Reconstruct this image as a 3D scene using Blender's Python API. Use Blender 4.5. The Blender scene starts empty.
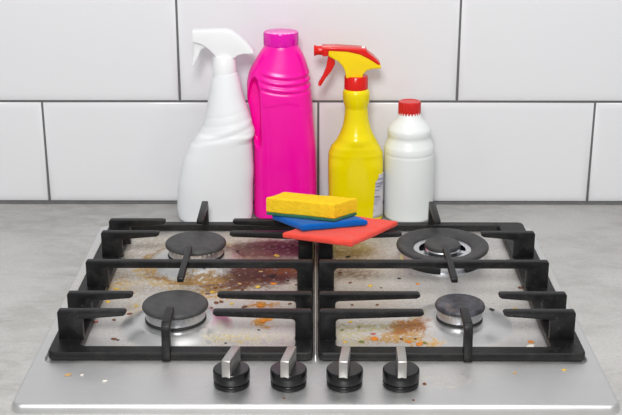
import bpy, bmesh, math, random
import numpy as np
from mathutils import Vector, Matrix, noise

S = bpy.context.scene
COL = S.collection
R = math.radians

# ------------------------------------------------------------ camera, world, lights
cam_d = bpy.data.cameras.new('camera')
cam_d.sensor_width = 36.0
cam_d.lens = 1150.0 / 622.0 * 36.0
cam_d.clip_start = 0.05
cam = bpy.data.objects.new('camera', cam_d)
COL.objects.link(cam)
cam.location = (0.0, -1.606, 0.569)
cam.rotation_euler = (R(90 - 19.5), 0, R(0.25))
S.camera = cam

W = bpy.data.worlds.new('world')
S.world = W
W.use_nodes = True
W.node_tree.nodes['Background'].inputs[0].default_value = (0.96, 0.98, 1.0, 1)
W.node_tree.nodes['Background'].inputs[1].default_value = 0.43


def area(name, loc, target, size, power, color=(1, 1, 1)):
    d = bpy.data.lights.new(name, 'AREA')
    d.shape = 'RECTANGLE'
    d.size, d.size_y = size
    d.energy = power
    d.color = color
    o = bpy.data.objects.new(name, d)
    COL.objects.link(o)
    o.location = loc
    o.rotation_euler = (Vector(target) - Vector(loc)).to_track_quat('-Z', 'Y').to_euler()
    return o


area('flash_softbox', (-0.10, -1.75, 1.05), (0, -0.2, 0.08), (0.34, 0.34), 19, (1.0, 0.985, 0.97))
area('ceiling_light', (0.15, -0.85, 1.9), (0, -0.35, 0.0), (1.3, 0.9), 15, (1.0, 0.98, 0.96))

S.view_settings.view_transform = 'Standard'
S.view_settings.look = 'None'
S.view_settings.gamma = 1.0
S.view_settings.use_curve_mapping = False
S.view_settings.exposure = 0.0


# ------------------------------------------------------------ material helpers
class NT:
    def __init__(self, name):
        self.m = bpy.data.materials.new(name)
        self.m.use_nodes = True
        self.t = self.m.node_tree
        self.b = self.t.nodes['Principled BSDF']

    def n(self, typ, **kw):
        nd = self.t.nodes.new(typ)
        for k, v in kw.items():
            setattr(nd, k, v)
        return nd

    def put(self, sock, v):
        if hasattr(v, 'is_output'):
            self.t.links.new(v, sock)
        elif isinstance(v, (tuple, list)) and len(v) == 3 and sock.type == 'RGBA':
            sock.default_value = (*v, 1)
        else:
            sock.default_value = v

    def obj(self):
        return self.n('ShaderNodeTexCoord').outputs['Object']

    def mapping(self, vec, loc=(0, 0, 0), rot=(0, 0, 0), scale=(1, 1, 1), typ='POINT'):
        m = self.n('ShaderNodeMapping', vector_type=typ)
        self.put(m.inputs[0], vec)
        m.inputs['Location'].default_value = loc
        m.inputs['Rotation'].default_value = rot
        m.inputs['Scale'].default_value = scale
        return m.outputs[0]

    def noise(self, vec, scale, detail=3, rough=0.55, dist=0.0, color=False):
        n = self.n('ShaderNodeTexNoise')
        self.put(n.inputs['Vector'], vec)
        n.inputs['Scale'].default_value = scale
        n.inputs['Detail'].default_value = detail
        n.inputs['Roughness'].default_value = rough
        n.inputs['Distortion'].default_value = dist
        return n.outputs['Color' if color else 'Fac']

    def rng(self, v, a, b, c=0.0, d=1.0, smooth=True):
        n = self.n('ShaderNodeMapRange', interpolation_type='SMOOTHSTEP' if smooth else 'LINEAR')
        self.put(n.inputs[0], v)
        for i, x in enumerate((a, b, c, d)):
            n.inputs[i + 1].default_value = x
        return n.outputs[0]

    def math(self, op, a, b=0.0):
        n = self.n('ShaderNodeMath', operation=op)
        self.put(n.inputs[0], a)
        self.put(n.inputs[1], b)
        return n.outputs[0]

    def vmath(self, op, a, b=(0, 0, 0)):
        n = self.n('ShaderNodeVectorMath', operation=op)
        self.put(n.inputs[0], a)
        self.put(n.inputs[1], b)
        return n.outputs[1 if op in ('LENGTH', 'DISTANCE') else 0]

    def mix(self, f, a, b):
        n = self.n('ShaderNodeMix', data_type='RGBA')
        self.put(n.inputs[0], f)
        self.put(n.inputs[6], a)
        self.put(n.inputs[7], b)
        return n.outputs[2]

    def fmix(self, f, a, b):
        n = self.n('ShaderNodeMix', data_type='FLOAT')
        self.put(n.inputs[0], f)
        self.put(n.inputs[2], a)
        self.put(n.inputs[3], b)
        return n.outputs[0]

    def bump(self, h, strength=0.2, dist=0.001):
        n = self.n('ShaderNodeBump')
        n.inputs['Strength'].default_value = strength
        n.inputs['Distance'].default_value = dist
        self.put(n.inputs['Height'], h)
        self.put(self.b.inputs['Normal'], n.outputs[0])

    def set(self, **kw):
        for k, v in kw.items():
            self.put(self.b.inputs[k.replace('_', ' ')], v)
        return self


def plain(name, col, rough=0.4, metal=0.0, var=0.06, scale=60, bump=0.0, sss=0.0, spec=0.5, bscale=None):
    k = NT(name)
    o = k.obj()
    n = k.noise(o, scale, 3)
    a = tuple(max(0, c * (1 - var)) for c in col)
    b = tuple(min(1, c * (1 + var)) for c in col)
    k.set(Base_Color=k.mix(n, a, b), Roughness=rough, Metallic=metal)
    k.b.inputs['Specular IOR Level'].default_value = spec
    if bump:
        k.bump(k.noise(o, bscale or scale * 4, 4), bump, 0.001)
    if sss:
        k.b.inputs['Subsurface Weight'].default_value = sss
        k.b.inputs['Subsurface Radius'].default_value = (0.006, 0.006, 0.006)
    return k.m


M = {}
M['tile'] = plain('glossy_white_tile', (0.76, 0.765, 0.785), 0.16, var=0.012, scale=4, bump=0.015, bscale=14)
M['grout'] = plain('dark_grey_grout', (0.13, 0.13, 0.13), 0.9, var=0.3, scale=90, bump=0.3)
M['white_plastic'] = plain('white_plastic', (0.82, 0.84, 0.86), 0.38, var=0.01, sss=0.08)
M['white_gloss'] = plain('white_gloss_plastic', (0.86, 0.87, 0.885), 0.25, var=0.01)
M['milky'] = plain('milky_plastic', (0.80, 0.83, 0.82), 0.36, var=0.015, scale=25, sss=0.08)
M['pink'] = plain('magenta_plastic', (0.93, 0.0, 0.37), 0.28, var=0.03, scale=20)
M['pink_cap'] = plain('purple_pink_plastic', (0.78, 0.0, 0.42), 0.16, var=0.03)
M['yellow'] = plain('yellow_plastic', (0.84, 0.69, 0.0), 0.20, var=0.02, spec=0.4)
M['yellow_head'] = plain('warm_yellow_plastic', (0.93, 0.66, 0.0), 0.25, var=0.02)
M['red'] = plain('red_plastic', (0.70, 0.010, 0.006), 0.22, var=0.03, spec=0.4)
M['red_cap'] = plain('matt_red_plastic', (0.66, 0.02, 0.018), 0.28, var=0.04, spec=0.4)
M['black_plastic'] = plain('black_knob_plastic', (0.006, 0.006, 0.007), 0.25, var=0.1, spec=0.35)
M['knob_bar'] = plain('satin_aluminium_bar', (0.50, 0.49, 0.47), 0.46, 1.0, 0.05, 200)
M['crown'] = plain('aluminium_burner_crown', (0.74, 0.75, 0.78), 0.36, 1.0, 0.10, 120, bump=0.08)
M['dark_slot'] = plain('burner_slot_black', (0.012, 0.012, 0.012), 0.7, var=0.2)


def iron(name, dust):
    k = NT(name)
    o = k.obj()
    d = k.rng(k.noise(o, 55, 5, 0.7), 0.45, 0.8)
    sp = k.rng(k.noise(o, 420, 2, 0.5), 0.66, 0.78)
    c = k.mix(k.math('MULTIPLY', d, dust), (0.006, 0.006, 0.0065), (0.045, 0.043, 0.041))
    c = k.mix(k.math('MULTIPLY', sp, 0.35), c, (0.2, 0.17, 0.14))
    k.set(Base_Color=c, Roughness=k.fmix(d, 0.42, 0.62))
    k.b.inputs['Specular IOR Level'].default_value = 0.32
    k.bump(k.noise(o, 700, 3), 0.12, 0.0006)
    return k.m


M['iron'] = iron('black_enamelled_iron', 0.55)


def cap_matt():
    k = NT('matt_charcoal_burner_cap')
    o = k.obj()
    d = k.rng(k.noise(o, 60, 5, 0.7), 0.3, 0.75)
    k.set(Base_Color=k.mix(d, (0.035, 0.035, 0.037), (0.062, 0.061, 0.060)), Roughness=0.55)
    k.bump(k.noise(o, 700, 3), 0.1, 0.0005)
    return k.m


M['cap_iron'] = cap_matt()


def cap_burnt():
    k = NT('heat_stained_burner_cap')
    o = k.obj()
    d = k.rng(k.noise(o, 45, 5, 0.7), 0.35, 0.7)
    e = k.rng(k.noise(o, 110, 4, 0.6), 0.52, 0.7)
    c = k.mix(d, (0.02, 0.02, 0.025), (0.10, 0.10, 0.125))
    c = k.mix(k.math('MULTIPLY', e, 0.6), c, (0.16, 0.11, 0.08))
    k.set(Base_Color=c, Roughness=0.45)
    k.bump(k.noise(o, 500, 3), 0.1, 0.0006)
    return k.m


M['cap_burnt'] = cap_burnt()


def foam(name, col, holes=0.6, sc=330):
    k = NT(name)
    o = k.obj()
    v = k.n('ShaderNodeTexVoronoi')
    k.put(v.inputs['Vector'], o)
    v.inputs['Scale'].default_value = sc
    h = k.rng(v.outputs['Distance'], 0.0, 0.45)
    n = k.noise(o, 140, 4, 0.7)
    c = k.mix(h, tuple(x * 0.84 for x in col), col)
    c = k.mix(k.rng(n, 0.35, 0.7), tuple(x * 0.9 for x in col), c)
    k.set(Base_Color=c, Roughness=0.95)
    k.b.inputs['Specular IOR Level'].default_value = 0.1
    k.bump(k.math('ADD', h, k.math('MULTIPLY', n, 0.8)), holes, 0.0012)
    return k.m


def felt(name, col, sc=900):
    k = NT(name)
    o = k.obj()
    n = k.noise(k.mapping(o, scale=(1, 1, 1)), sc, 4, 0.75)
    n2 = k.noise(o, 90, 3)
    c = k.mix(k.rng(n, 0.3, 0.7), tuple(x * 0.72 for x in col), tuple(min(1, x * 1.08) for x in col))
    c = k.mix(k.math('MULTIPLY', n2, 0.25), c, tuple(min(1, x * 1.1) for x in col))
    k.set(Base_Color=c, Roughness=0.95)
    k.b.inputs['Specular IOR Level'].default_value = 0.15
    k.b.inputs['Sheen Weight'].default_value = 0.15
    k.bump(n, 0.55, 0.0012)
    return k.m


M['foam'] = foam('yellow_sponge_foam', (0.95, 0.62, 0.025), 0.45)
M['scrub'] = felt('green_scouring_fibre', (0.03, 0.16, 0.10), 700)
M['blue'] = felt('blue_felt', (0.0, 0.12, 0.50))
M['coral'] = felt('coral_felt', (0.93, 0.085, 0.06))


def concrete():
    k = NT('grey_concrete_laminate')
    o = k.obj()
    a = k.noise(k.mapping(o, rot=(0, 0, 0.3), scale=(1.0, 1.5, 1)), 4.5, 7, 0.62, 0.5)
    b = k.noise(k.mapping(o, rot=(0, 0, 0.35), scale=(1.0, 2.0, 1)), 22, 6, 0.68, 0.6)
    f = k.noise(o, 260, 3, 0.65)
    st = k.rng(k.noise(k.mapping(o, rot=(0, 0, 0.5), scale=(1, 4, 1)), 9, 5, 0.65), 0.55, 0.70)
    c = k.mix(k.rng(a, 0.36, 0.64), (0.35, 0.343, 0.328), (0.51, 0.503, 0.486))
    c = k.mix(k.math('MULTIPLY', k.rng(b, 0.40, 0.62), 0.6), c, (0.52, 0.515, 0.50))
    c = k.mix(k.math('MULTIPLY', st, 0.3), c, (0.58, 0.58, 0.575))
    c = k.mix(k.math('MULTIPLY', k.rng(f, 0.3, 0.7), 0.28), c, (0.27, 0.265, 0.25))
    k.set(Base_Color=c, Roughness=0.42)
    k.bump(f, 0.05, 0.0005)
    return k.m


M['concrete'] = concrete()

# cooktop root, in world metres (worktop surface is z = 0, tile face is y = 0.02)
CT = Vector((0.0, -0.356, 0.0))
BURN = {'FL': (-0.1578, -0.424), 'RL': (-0.154, -0.2295), 'FR': (0.1634, -0.4154), 'RR': (0.163, -0.2276)}


def steel():
    k = NT('stained_brushed_steel')
    o = k.obj()
    br = k.noise(k.mapping(o, scale=(6, 900, 1)), 1.0, 3, 0.6)
    cloud = k.noise(o, 22, 5, 0.6)
    fine = k.noise(o, 420, 4, 0.7)
    c = k.mix(br, (0.67, 0.67, 0.67), (0.77, 0.77, 0.765))
    at = k.n('ShaderNodeAttribute', attribute_name='spill')
    m = at.outputs['Alpha']
    c = k.mix(m, c, at.outputs['Color'])
    pol = k.n('ShaderNodeAttribute', attribute_name='polish').outputs['Fac']
    rough = k.fmix(pol, k.fmix(k.rng(cloud, 0.3, 0.7), 0.44, 0.54), 0.32)
    k.set(Base_Color=c, Metallic=k.math('SUBTRACT', 1.0, m), Roughness=k.fmix(m, rough, 0.5))
    k.set(Specular_IOR_Level=k.fmix(m, 0.5, 0.2))
    hb = k.math('ADD', k.math('MULTIPLY', br, 0.2), k.math('MULTIPLY', m, fine))
    k.bump(hb, 0.18, 0.0007)
    return k.m


M['steel'] = steel()


# ------------------------------------------------------------ geometry helpers
def build(name, bm, mat, parent=None, smooth=True, angle=38, loc=None):
    bmesh.ops.recalc_face_normals(bm, faces=bm.faces)
    me = bpy.data.meshes.new(name)
    if smooth:
        for f in bm.faces:
            f.smooth = True
        lim = R(angle)
        for e in bm.edges:
            if len(e.link_faces) == 2 and e.calc_face_angle(0) > lim:
                e.smooth = False
    bm.to_mesh(me)
    bm.free()
    me.materials.append(mat)
    o = bpy.data.objects.new(name, me)
    COL.objects.link(o)
    if parent:
        o.parent = parent
    if loc:
        o.location = loc
    return o


def thing(name, label, cat, loc, group=None, rz=0):
    o = bpy.data.objects.new(name, None)
    o.empty_display_size = 0.03
    COL.objects.link(o)
    o.location = loc
    o.rotation_euler.z = rz
    tag(o, label, cat, group)
    return o


def tag(o, label, cat=None, group=None):
    o['label'] = label
    if cat:
        o['category'] = cat
    if group:
        o['group'] = group
    return o


def box(bm, lo, hi, bev=0.0, seg=2):
    b2 = bmesh.new()
    bmesh.ops.create_cube(b2, size=1)
    for v in b2.verts:
        v.co = Vector([lo[i] + (v.co[i] + 0.5) * (hi[i] - lo[i]) for i in range(3)])
    if bev:
        bmesh.ops.bevel(b2, geom=b2.edges[:], offset=bev, segments=seg, affect='EDGES', profile=0.5)
    merge(bm, b2)


def merge(bm, b2):
    me = bpy.data.meshes.new('tmp')
    b2.to_mesh(me)
    b2.free()
    bm.from_mesh(me)
    bpy.data.meshes.remove(me)


def prism(pts, d0, d1, axis='y', bev=0.001, seg=2):
    """polygon in a vertical plane, extruded along x or y, all edges rounded"""
    bm = bmesh.new()
    rows = []
    for d in (d0, d1):
        rows.append([bm.verts.new((p[0], d, p[1]) if axis == 'y' else (d, p[0], p[1])) for p in pts])
    n = len(pts)
    bm.faces.new(rows[0])
    bm.faces.new(rows[1][::-1])
    for i in range(n):
        j = (i + 1) % n
        bm.faces.new((rows[0][i], rows[0][j], rows[1][j], rows[1][i]))
    bmesh.ops.recalc_face_normals(bm, faces=bm.faces)
    if bev:
        ed = [e for e in bm.edges if e.calc_face_angle(0) > R(25)]
        bmesh.ops.bevel(bm, geom=ed, offset=bev, segments=seg, affect='EDGES', profile=0.5, clamp_overlap=True)
    return bm


def lathe(prof, seg=64, cx=0, cy=0, bm=None, close=True):
    bm = bm or bmesh.new()
    rings = []
    for r, z in prof:
        if r < 1e-6:
            rings.append([bm.verts.new((cx, cy, z))])
        else:
            rings.append([bm.verts.new((cx + r * math.cos(2 * math.pi * i / seg), cy + r * math.sin(2 * math.pi * i / seg), z)) for i in range(seg)])
    for a, b in zip(rings, rings[1:]):
        for i in range(seg):
            j = (i + 1) % seg
            if len(a) == 1 and len(b) == 1:
                continue
            if len(a) == 1:
                bm.faces.new((a[0], b[i], b[j]))
            elif len(b) == 1:
                bm.faces.new((a[i], a[j], b[0]))
            else:
                bm.faces.new((a[i], a[j], b[j], b[i]))
    return bm


def catmull(xs, ys, q):
    """monotone cubic through samples"""
    xs = np.array(xs, float)
    ys = np.array(ys, float)
    h = np.diff(xs)
    d = np.diff(ys) / h
    m = np.zeros(len(xs))
    m[0], m[-1] = d[0], d[-1]
    for i in range(1, len(xs) - 1):
        if d[i - 1] * d[i] > 0:
            w1, w2 = 2 * h[i] + h[i - 1], h[i] + 2 * h[i - 1]
            m[i] = (w1 + w2) / (w1 / d[i - 1] + w2 / d[i])
    i = np.clip(np.searchsorted(xs, q) - 1, 0, len(h) - 1)
    t = (q - xs[i]) / h[i]
    return ((2 * t**3 - 3 * t**2 + 1) * ys[i] + (t**3 - 2 * t**2 + t) * h[i] * m[i]
            + (-2 * t**3 + 3 * t**2) * ys[i + 1] + (t**3 - t**2) * h[i] * m[i + 1])


def loft(secs, nz=110, seg=96, disp=None, base_round=0.006):
    """secs: (z, cx, rx, ry, exponent) from bottom to top; closed bottle body"""
    secs = sorted(secs)
    Z = [s[0] for s in secs]
    q = np.linspace(Z[0], Z[-1], nz)
    extra = Z[0] + base_round * (1 - np.cos(np.linspace(0, math.pi / 2, 7)))
    q = np.unique(np.concatenate([q, extra]))
    cx, rx, ry, ex = [catmull(Z, [s[i] for s in secs], q) for i in (1, 2, 3, 4)]
    bm = bmesh.new()
    rings = []
    for k, z in enumerate(q):
        t = min(1, (z - Z[0]) / base_round)
        ins = base_round * (1 - math.sqrt(max(0, 1 - (1 - t) ** 2)))
        ring = []
        for i in range(seg):
            a = 2 * math.pi * i / seg
            c, s = math.cos(a), math.sin(a)
            p = 2.0 / ex[k]
            x = math.copysign(abs(c) ** p, c) * (rx[k] - ins)
            y = math.copysign(abs(s) ** p, s) * (ry[k] - ins)
            P = Vector((cx[k] + x, y, z))
            if disp:
                P = disp(P, Vector((c, s, 0)), cx[k], rx[k], ry[k])
            ring.append(bm.verts.new(P))
        rings.append(ring)
    for a, b in zip(rings, rings[1:]):
        for i in range(seg):
            j = (i + 1) % seg
            bm.faces.new((a[i], a[j], b[j], b[i]))
    bm.faces.new(rings[0][::-1])
    bm.faces.new(rings[-1])
    return bm


# ------------------------------------------------------------ the setting: tiled wall
wb = bmesh.new()
box(wb, (-1.62, 0.0225, -0.10), (1.62, 0.10, 0.625))
wall = build('wall_back', wb, M['grout'], smooth=False)
tag(wall, 'white glossy rectangular tiles with dark grey joints behind the worktop')
wall['kind'] = 'structure'


def tile_mesh(w, h):
    bm = bmesh.new()
    hw, hh, t = w / 2, h / 2, 0.006
    # from the wall outwards: side, rounded arris, gently pillowed border, flat face
    loops = [(0, 0.0), (0, t - 0.0022), (0.0004, t - 0.0014), (0.0013, t - 0.0009), (0.009, t - 0.00012), (0.012, t)]
    rows = []
    for ins, d in loops:
        a, b = hw - ins, hh - ins
        rows.append([bm.verts.new((x, -d, z)) for x, z in ((-a, -b), (a, -b), (a, b), (-a, b))])
    for r0, r1 in zip(rows, rows[1:]):
        for i in range(4):
            j = (i + 1) % 4
            bm.faces.new((r0[i], r0[j], r1[j], r1[i]))
    bm.faces.new(rows[-1])
    bm.faces.new(rows[0][::-1])
    for f in bm.faces:
        f.smooth = True
    bmesh.ops.recalc_face_normals(bm, faces=bm.faces)
    me = bpy.data.meshes.new('tile')
    bm.to_mesh(me)
    bm.free()
    me.materials.append(M['tile'])
    return me


PW, PH, JT = 0.4025, 0.1545, 0.0032
tm = tile_mesh(PW - JT, PH - JT)
rt = random.Random(4)
for row in range(4):
    zc = 0.0015 + PH * (row + 0.5)
    off = 0.0035 + (0.5 * PW if row % 2 == 0 else 0.0)
    for c in range(-4, 4):
        xc = off + c * PW
        if abs(xc) > 1.45:
            continue
        o = bpy.data.objects.new('tile', tm)
        COL.objects.link(o)
        o.parent = wall
        o.location = (xc, 0.026 + rt.uniform(-0.0002, 0.0002), zc)
        o.rotation_euler = (R(rt.uniform(-0.07, 0.07)), 0, R(rt.uniform(-0.05, 0.05)))

cb = bmesh.new()
box(cb, (-1.5, -0.72, -0.038), (1.5, 0.0195, 0.0), 0.002)
ctop = build('worktop', cb, M['concrete'])
tag(ctop, 'light grey concrete-look kitchen worktop carrying the cooktop and the bottles', 'worktop')

sb = bmesh.new()
box(sb, (-1.5, 0.0155, 0.0), (1.5, 0.0225, 0.0022), 0.0006)
seal = build('trim_1', sb, M['grout'])
seal['kind'] = 'structure'
tag(seal, 'thin dark sealant line between tiles and worktop')

# ------------------------------------------------------------ cooktop
cook = thing('gas_cooktop', 'stained stainless steel gas cooktop with four burners and four black knobs', 'cooktop', CT)
X0, X1, Y0, Y1 = -0.3010, 0.3010, -0.609, -0.101
HT, HB = 0.0095, 0.0075          # panel height, tray height
DISH = {'FL': (0.066, 0.040, 0.010), 'RL': (0.066, 0.042, 0.010), 'FR': (0.062, 0.030, 0.0065)}


def sstep(t):
    t = min(1, max(0, t))
    return t * t * (3 - 2 * t)


_rng = np.random.RandomState(7)
_perm = np.concatenate([_rng.permutation(256)] * 3)
_ang = _rng.rand(256) * 2 * math.pi


def perlin(x, y, off=0):
    xi, yi = np.floor(x).astype(int), np.floor(y).astype(int)
    xf, yf = x - xi, y - yi
    u, v = xf**3 * (xf * (xf * 6 - 15) + 10), yf**3 * (yf * (yf * 6 - 15) + 10)

    def g(i, j):
        h = _ang[_perm[_perm[(xi + i + off * 17) & 255] + ((yi + j + off * 29) & 255)]]
        return np.cos(h) * (xf - i) + np.sin(h) * (yf - j)
    a = g(0, 0) * (1 - u) + g(1, 0) * u
    b = g(0, 1) * (1 - u) + g(1, 1) * u
    return (a * (1 - v) + b * v) * 1.4


def fbm(x, y, scale, octs, gain, off):
    t, amp, tot, f = 0, 1.0, 0.0, scale
    for i in range(octs):
        t = t + amp * perlin(x * f, y * f, off + i)
        tot += amp
        amp *= gain
        f *= 2.0
    return 0.5 + 0.62 * t / tot


def nstep(t):
    t = np.clip(t, 0, 1)
    return t * t * (3 - 2 * t)


def spills(x, y):
    """dried food on the plate: colour and coverage at each point"""
    wx_, wy_ = fbm(x, y, 60, 5, 0.6, 1) - 0.5, fbm(x, y, 60, 5, 0.6, 9) - 0.5
    fx_, fy_ = fbm(x, y, 260, 3, 0.6, 15) - 0.5, fbm(x, y, 260, 3, 0.6, 21) - 0.5
    crisp = (x + wx_ * 0.035 + fx_ * 0.014, y + wy_ * 0.035 + fy_ * 0.014)
    soft = (x + wx_ * 0.026 + fx_ * 0.006, y + wy_ * 0.026 + fy_ * 0.006)
    br1, br2 = fbm(x, y, 150, 5, 0.7, 33), fbm(x, y, 420, 3, 0.7, 41)
    C = np.zeros((len(x), 3))
    A = np.zeros(len(x))

    def blob(col, cx, cy, rx, ry, rot=0, st=0.8, edge=0.35, brk=None, sharp=True, ring=None):
        nonlocal C, A
        p = crisp if sharp else soft
        ca, sa = math.cos(R(rot)), math.sin(R(rot))
        dx, dy = p[0] - cx, p[1] - cy
        d = np.hypot((dx * ca + dy * sa) / rx, (-dx * sa + dy * ca) / ry)
        if ring:
            m = st * (1 - nstep(np.abs(d - 1) / ring))
        else:
            m = st * (1 - nstep((d - 1 + edge) / (2 * edge)))
        if brk:
            m = m * nstep((brk[0] - brk[1]) / (brk[2] - brk[1]))
        na = m + A * (1 - m)
        C = (np.array(col)[None, :] * m[:, None] + C * (A * (1 - m))[:, None]) / np.maximum(na, 1e-6)[:, None]
        A = na

    blob((0.56, 0.51, 0.45), -0.14, -0.30, 0.17, 0.22, 0, 0.55, 0.3, (br1, 0.1, 0.6), False)
    blob((0.56, 0.51, 0.45), 0.13, -0.30, 0.17, 0.22, 0, 0.5, 0.3, (br1, 0.1, 0.6), False)
    blob((0.50, 0.42, 0.33), -0.06, -0.22, 0.12, 0.13, 0, 0.65, 0.4, (br1, 0.2, 0.6), False)
    blob((0.50, 0.44, 0.36), 0.06, -0.30, 0.09, 0.18, 0, 0.45, 0.4, (br1, 0.25, 0.7), False)
    blob((0.46, 0.38, 0.29), -0.225, -0.24, 0.05, 0.12, 0, 0.65, 0.4, (br1, 0.25, 0.6), False)
    blob((0.50, 0.46, 0.40), 0.24, -0.30, 0.05, 0.16, 0, 0.3, 0.4, (br1, 0.3, 0.7), False)
    for bk in ('FL', 'RL', 'FR'):          # the domes round the burners stay bare metal
        A = A * (1 - 0.85 * nstep((0.064 - np.hypot(x - BURN[bk][0], y - 0.0055 - BURN[bk][1])) / 0.006))
    blob((0.62, 0.56, 0.44), -0.075, -0.448, 0.05, 0.02, 0, 0.75, 0.5, (br1, 0.3, 0.55))
    blob((0.66, 0.50, 0.16), -0.09, -0.452, 0.026, 0.010, 10, 0.6, 0.5, (br1, 0.35, 0.6))
    blob((0.50, 0.44, 0.30), -0.15, -0.16, 0.10, 0.03, 0, 0.5, 0.5, (br1, 0.3, 0.6), False)
    blob((0.30, 0.13, 0.025), -0.152, -0.228, 0.067, 0.068, 0, 0.95, ring=0.13, brk=(br1, 0.20, 0.38))
    blob((0.40, 0.22, 0.05), -0.135, -0.287, 0.060, 0.014, 8, 0.85, 0.4, (br1, 0.30, 0.46))
    blob((0.58, 0.40, 0.14), -0.135, -0.245, 0.082, 0.076, 0, 0.75, ring=0.24, brk=(br1, 0.38, 0.56))
    blob((0.42, 0.30, 0.22), -0.098, -0.205, 0.030, 0.036, 0, 0.85, 0.45, (br1, 0.2, 0.45))
    blob((0.135, 0.032, 0.035), -0.054, -0.180, 0.058, 0.036, 5, 0.9, 0.35, (br1, 0.08, 0.4), False)
    blob((0.07, 0.012, 0.02), -0.038, -0.172, 0.036, 0.024, 10, 0.8, 0.5, (br1, 0.3, 0.55))
    blob((0.15, 0.075, 0.06), -0.093, -0.192, 0.028, 0.018, 20, 0.8, 0.4, (br1, 0.25, 0.55))
    blob((0.105, 0.028, 0.018), -0.066, -0.264, 0.050, 0.040, 25, 0.93, 0.3, (br1, 0.16, 0.40))
    blob((0.05, 0.012, 0.01), -0.062, -0.266, 0.040, 0.030, 20, 0.9, 0.5, (br2, 0.42, 0.58))
    blob((0.24, 0.08, 0.02), -0.030, -0.250, 0.028, 0.022, 0, 0.85, 0.5, (br1, 0.32, 0.54))
    blob((0.12, 0.035, 0.018), -0.108, -0.306, 0.036, 0.015, 12, 0.92, 0.4, (br1, 0.26, 0.46))
    blob((0.52, 0.30, 0.07), -0.118, -0.328, 0.028, 0.018, 0, 0.8, 0.4, (br1, 0.36, 0.54))
    blob((0.56, 0.25, 0.01), -0.061, -0.403, 0.013, 0.017, 0, 0.95, 0.4, (br1, 0.18, 0.42))
    blob((0.50, 0.20, 0.01), -0.063, -0.360, 0.014, 0.011, 0, 0.95, 0.4, (br1, 0.18, 0.42))
    blob((0.62, 0.42, 0.10), -0.243, -0.312, 0.022, 0.030, -30, 0.8, 0.4, (br2, 0.45, 0.62))
    blob((0.40, 0.24, 0.09), -0.250, -0.285, 0.020, 0.020, 0, 0.7, 0.4, (br1, 0.45, 0.62))
    blob((0.56, 0.40, 0.14), -0.203, -0.372, 0.022, 0.020, 0, 0.7, 0.4, (br2, 0.46, 0.62))
    blob((0.38, 0.14, 0.015), 0.104, -0.421, 0.026, 0.017, 20, 0.95, 0.3, (br1, 0.15, 0.4))
    blob((0.52, 0.27, 0.05), 0.090, -0.449, 0.040, 0.011, 12, 0.85, 0.4, (br1, 0.28, 0.48))
    blob((0.62, 0.34, 0.04), 0.116, -0.459, 0.026, 0.007, -8, 0.85, 0.4, (br1, 0.3, 0.5))
    blob((0.50, 0.44, 0.16), 0.056, -0.420, 0.032, 0.012, 6, 0.75, 0.5, (br1, 0.34, 0.58))
    blob((0.60, 0.52, 0.26), 0.038, -0.446, 0.022, 0.013, -40, 0.75, 0.5, (br1, 0.35, 0.6))
    blob((0.42, 0.36, 0.08), 0.040, -0.180, 0.034, 0.034, 0, 0.8, 0.4, (br1, 0.2, 0.55), False)
    blob((0.40, 0.22, 0.06), 0.065, -0.182, 0.022, 0.020, 0, 0.7, 0.5, (br2, 0.45, 0.62))
    blob((0.20, 0.11, 0.06), 0.050, -0.266, 0.030, 0.014, 0, 0.7, 0.6, (br1, 0.3, 0.6), False)
    blob((0.40, 0.26, 0.12), 0.062, -0.355, 0.040, 0.009, 0, 0.55, 0.5, (br2, 0.45, 0.62))
    blob((0.22, 0.13, 0.06), 0.0, -0.225, 0.007, 0.02, 0, 0.9, 0.5, (br2, 0.3, 0.5))
    blob((0.58, 0.50, 0.38), 0.128, -0.552, 0.035, 0.012, 0, 0.45, 0.6, (br1, 0.42, 0.65))
    for kx in (-0.0851, -0.0273, 0.0295, 0.0866):
        blob((0.36, 0.33, 0.28), kx, -0.5585, 0.0222, 0.0222, 0, 0.3, ring=0.04, brk=(br1, 0.35, 0.6), sharp=False)
    grain = np.clip(0.30 + 1.15 * br2 + 0.5 * (fbm(x, y, 700, 2, 0.6, 51) - 0.5), 0.35, 1.3)
    C = np.clip(C * grain[:, None], 0, 1)
    return C, A


def nrect(x, y, x0, x1, y0, y1, r):
    """distance inside a rounded rectangle (positive inside)"""
    qx = np.abs(x - (x0 + x1) / 2) - (x1 - x0) / 2 + r
    qy = np.abs(y - (y0 + y1) / 2) - (y1 - y0) / 2 + r
    return r - np.hypot(np.maximum(qx, 0), np.maximum(qy, 0)) - np.minimum(np.maximum(qx, qy), 0)


def plate_zs(x, y):
    e = np.clip(nrect(x, y, X0, X1, Y0, Y1, 0.012) / 0.0045, 0, 1)
    z = HT * (0.45 + 0.55 * np.sqrt(np.maximum(0, 1 - (1 - e) ** 2)))
    z = z + 0.0055 * nstep((0.0019 - np.abs(x)) / 0.0012) * nstep((y + 0.512) / 0.01) * nstep((-0.112 - y) / 0.01)
    z = z - (HT - HB) * nstep(nrect(x, y, -0.2890, 0.2890, -0.5190, -0.1035, 0.012) / 0.0040)
    for kname, (r0, r1, h) in DISH.items():
        bx, by = BURN[kname]
        z = z + h * nstep((r0 - np.hypot(x - bx, y - by)) / (r0 - r1)) ** 0.9
    return z


def plate_z(x, y):
    return float(plate_zs(np.array([x]), np.array([y]))[0])


def axis_pts(a, b, extra):
    p = list(np.arange(a, b, 0.00095)) + [b]
    for lo, hi, st in extra:
        p = [v for v in p if not lo <= v <= hi] + list(np.arange(lo, hi + 1e-9, st))
    p = sorted(set(np.round(p, 6)))
    out = [p[0]]
    for v in p[1:]:
        if v - out[-1] > 0.0003:
            out.append(v)
    out[-1] = b
    return np.array(out)


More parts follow.
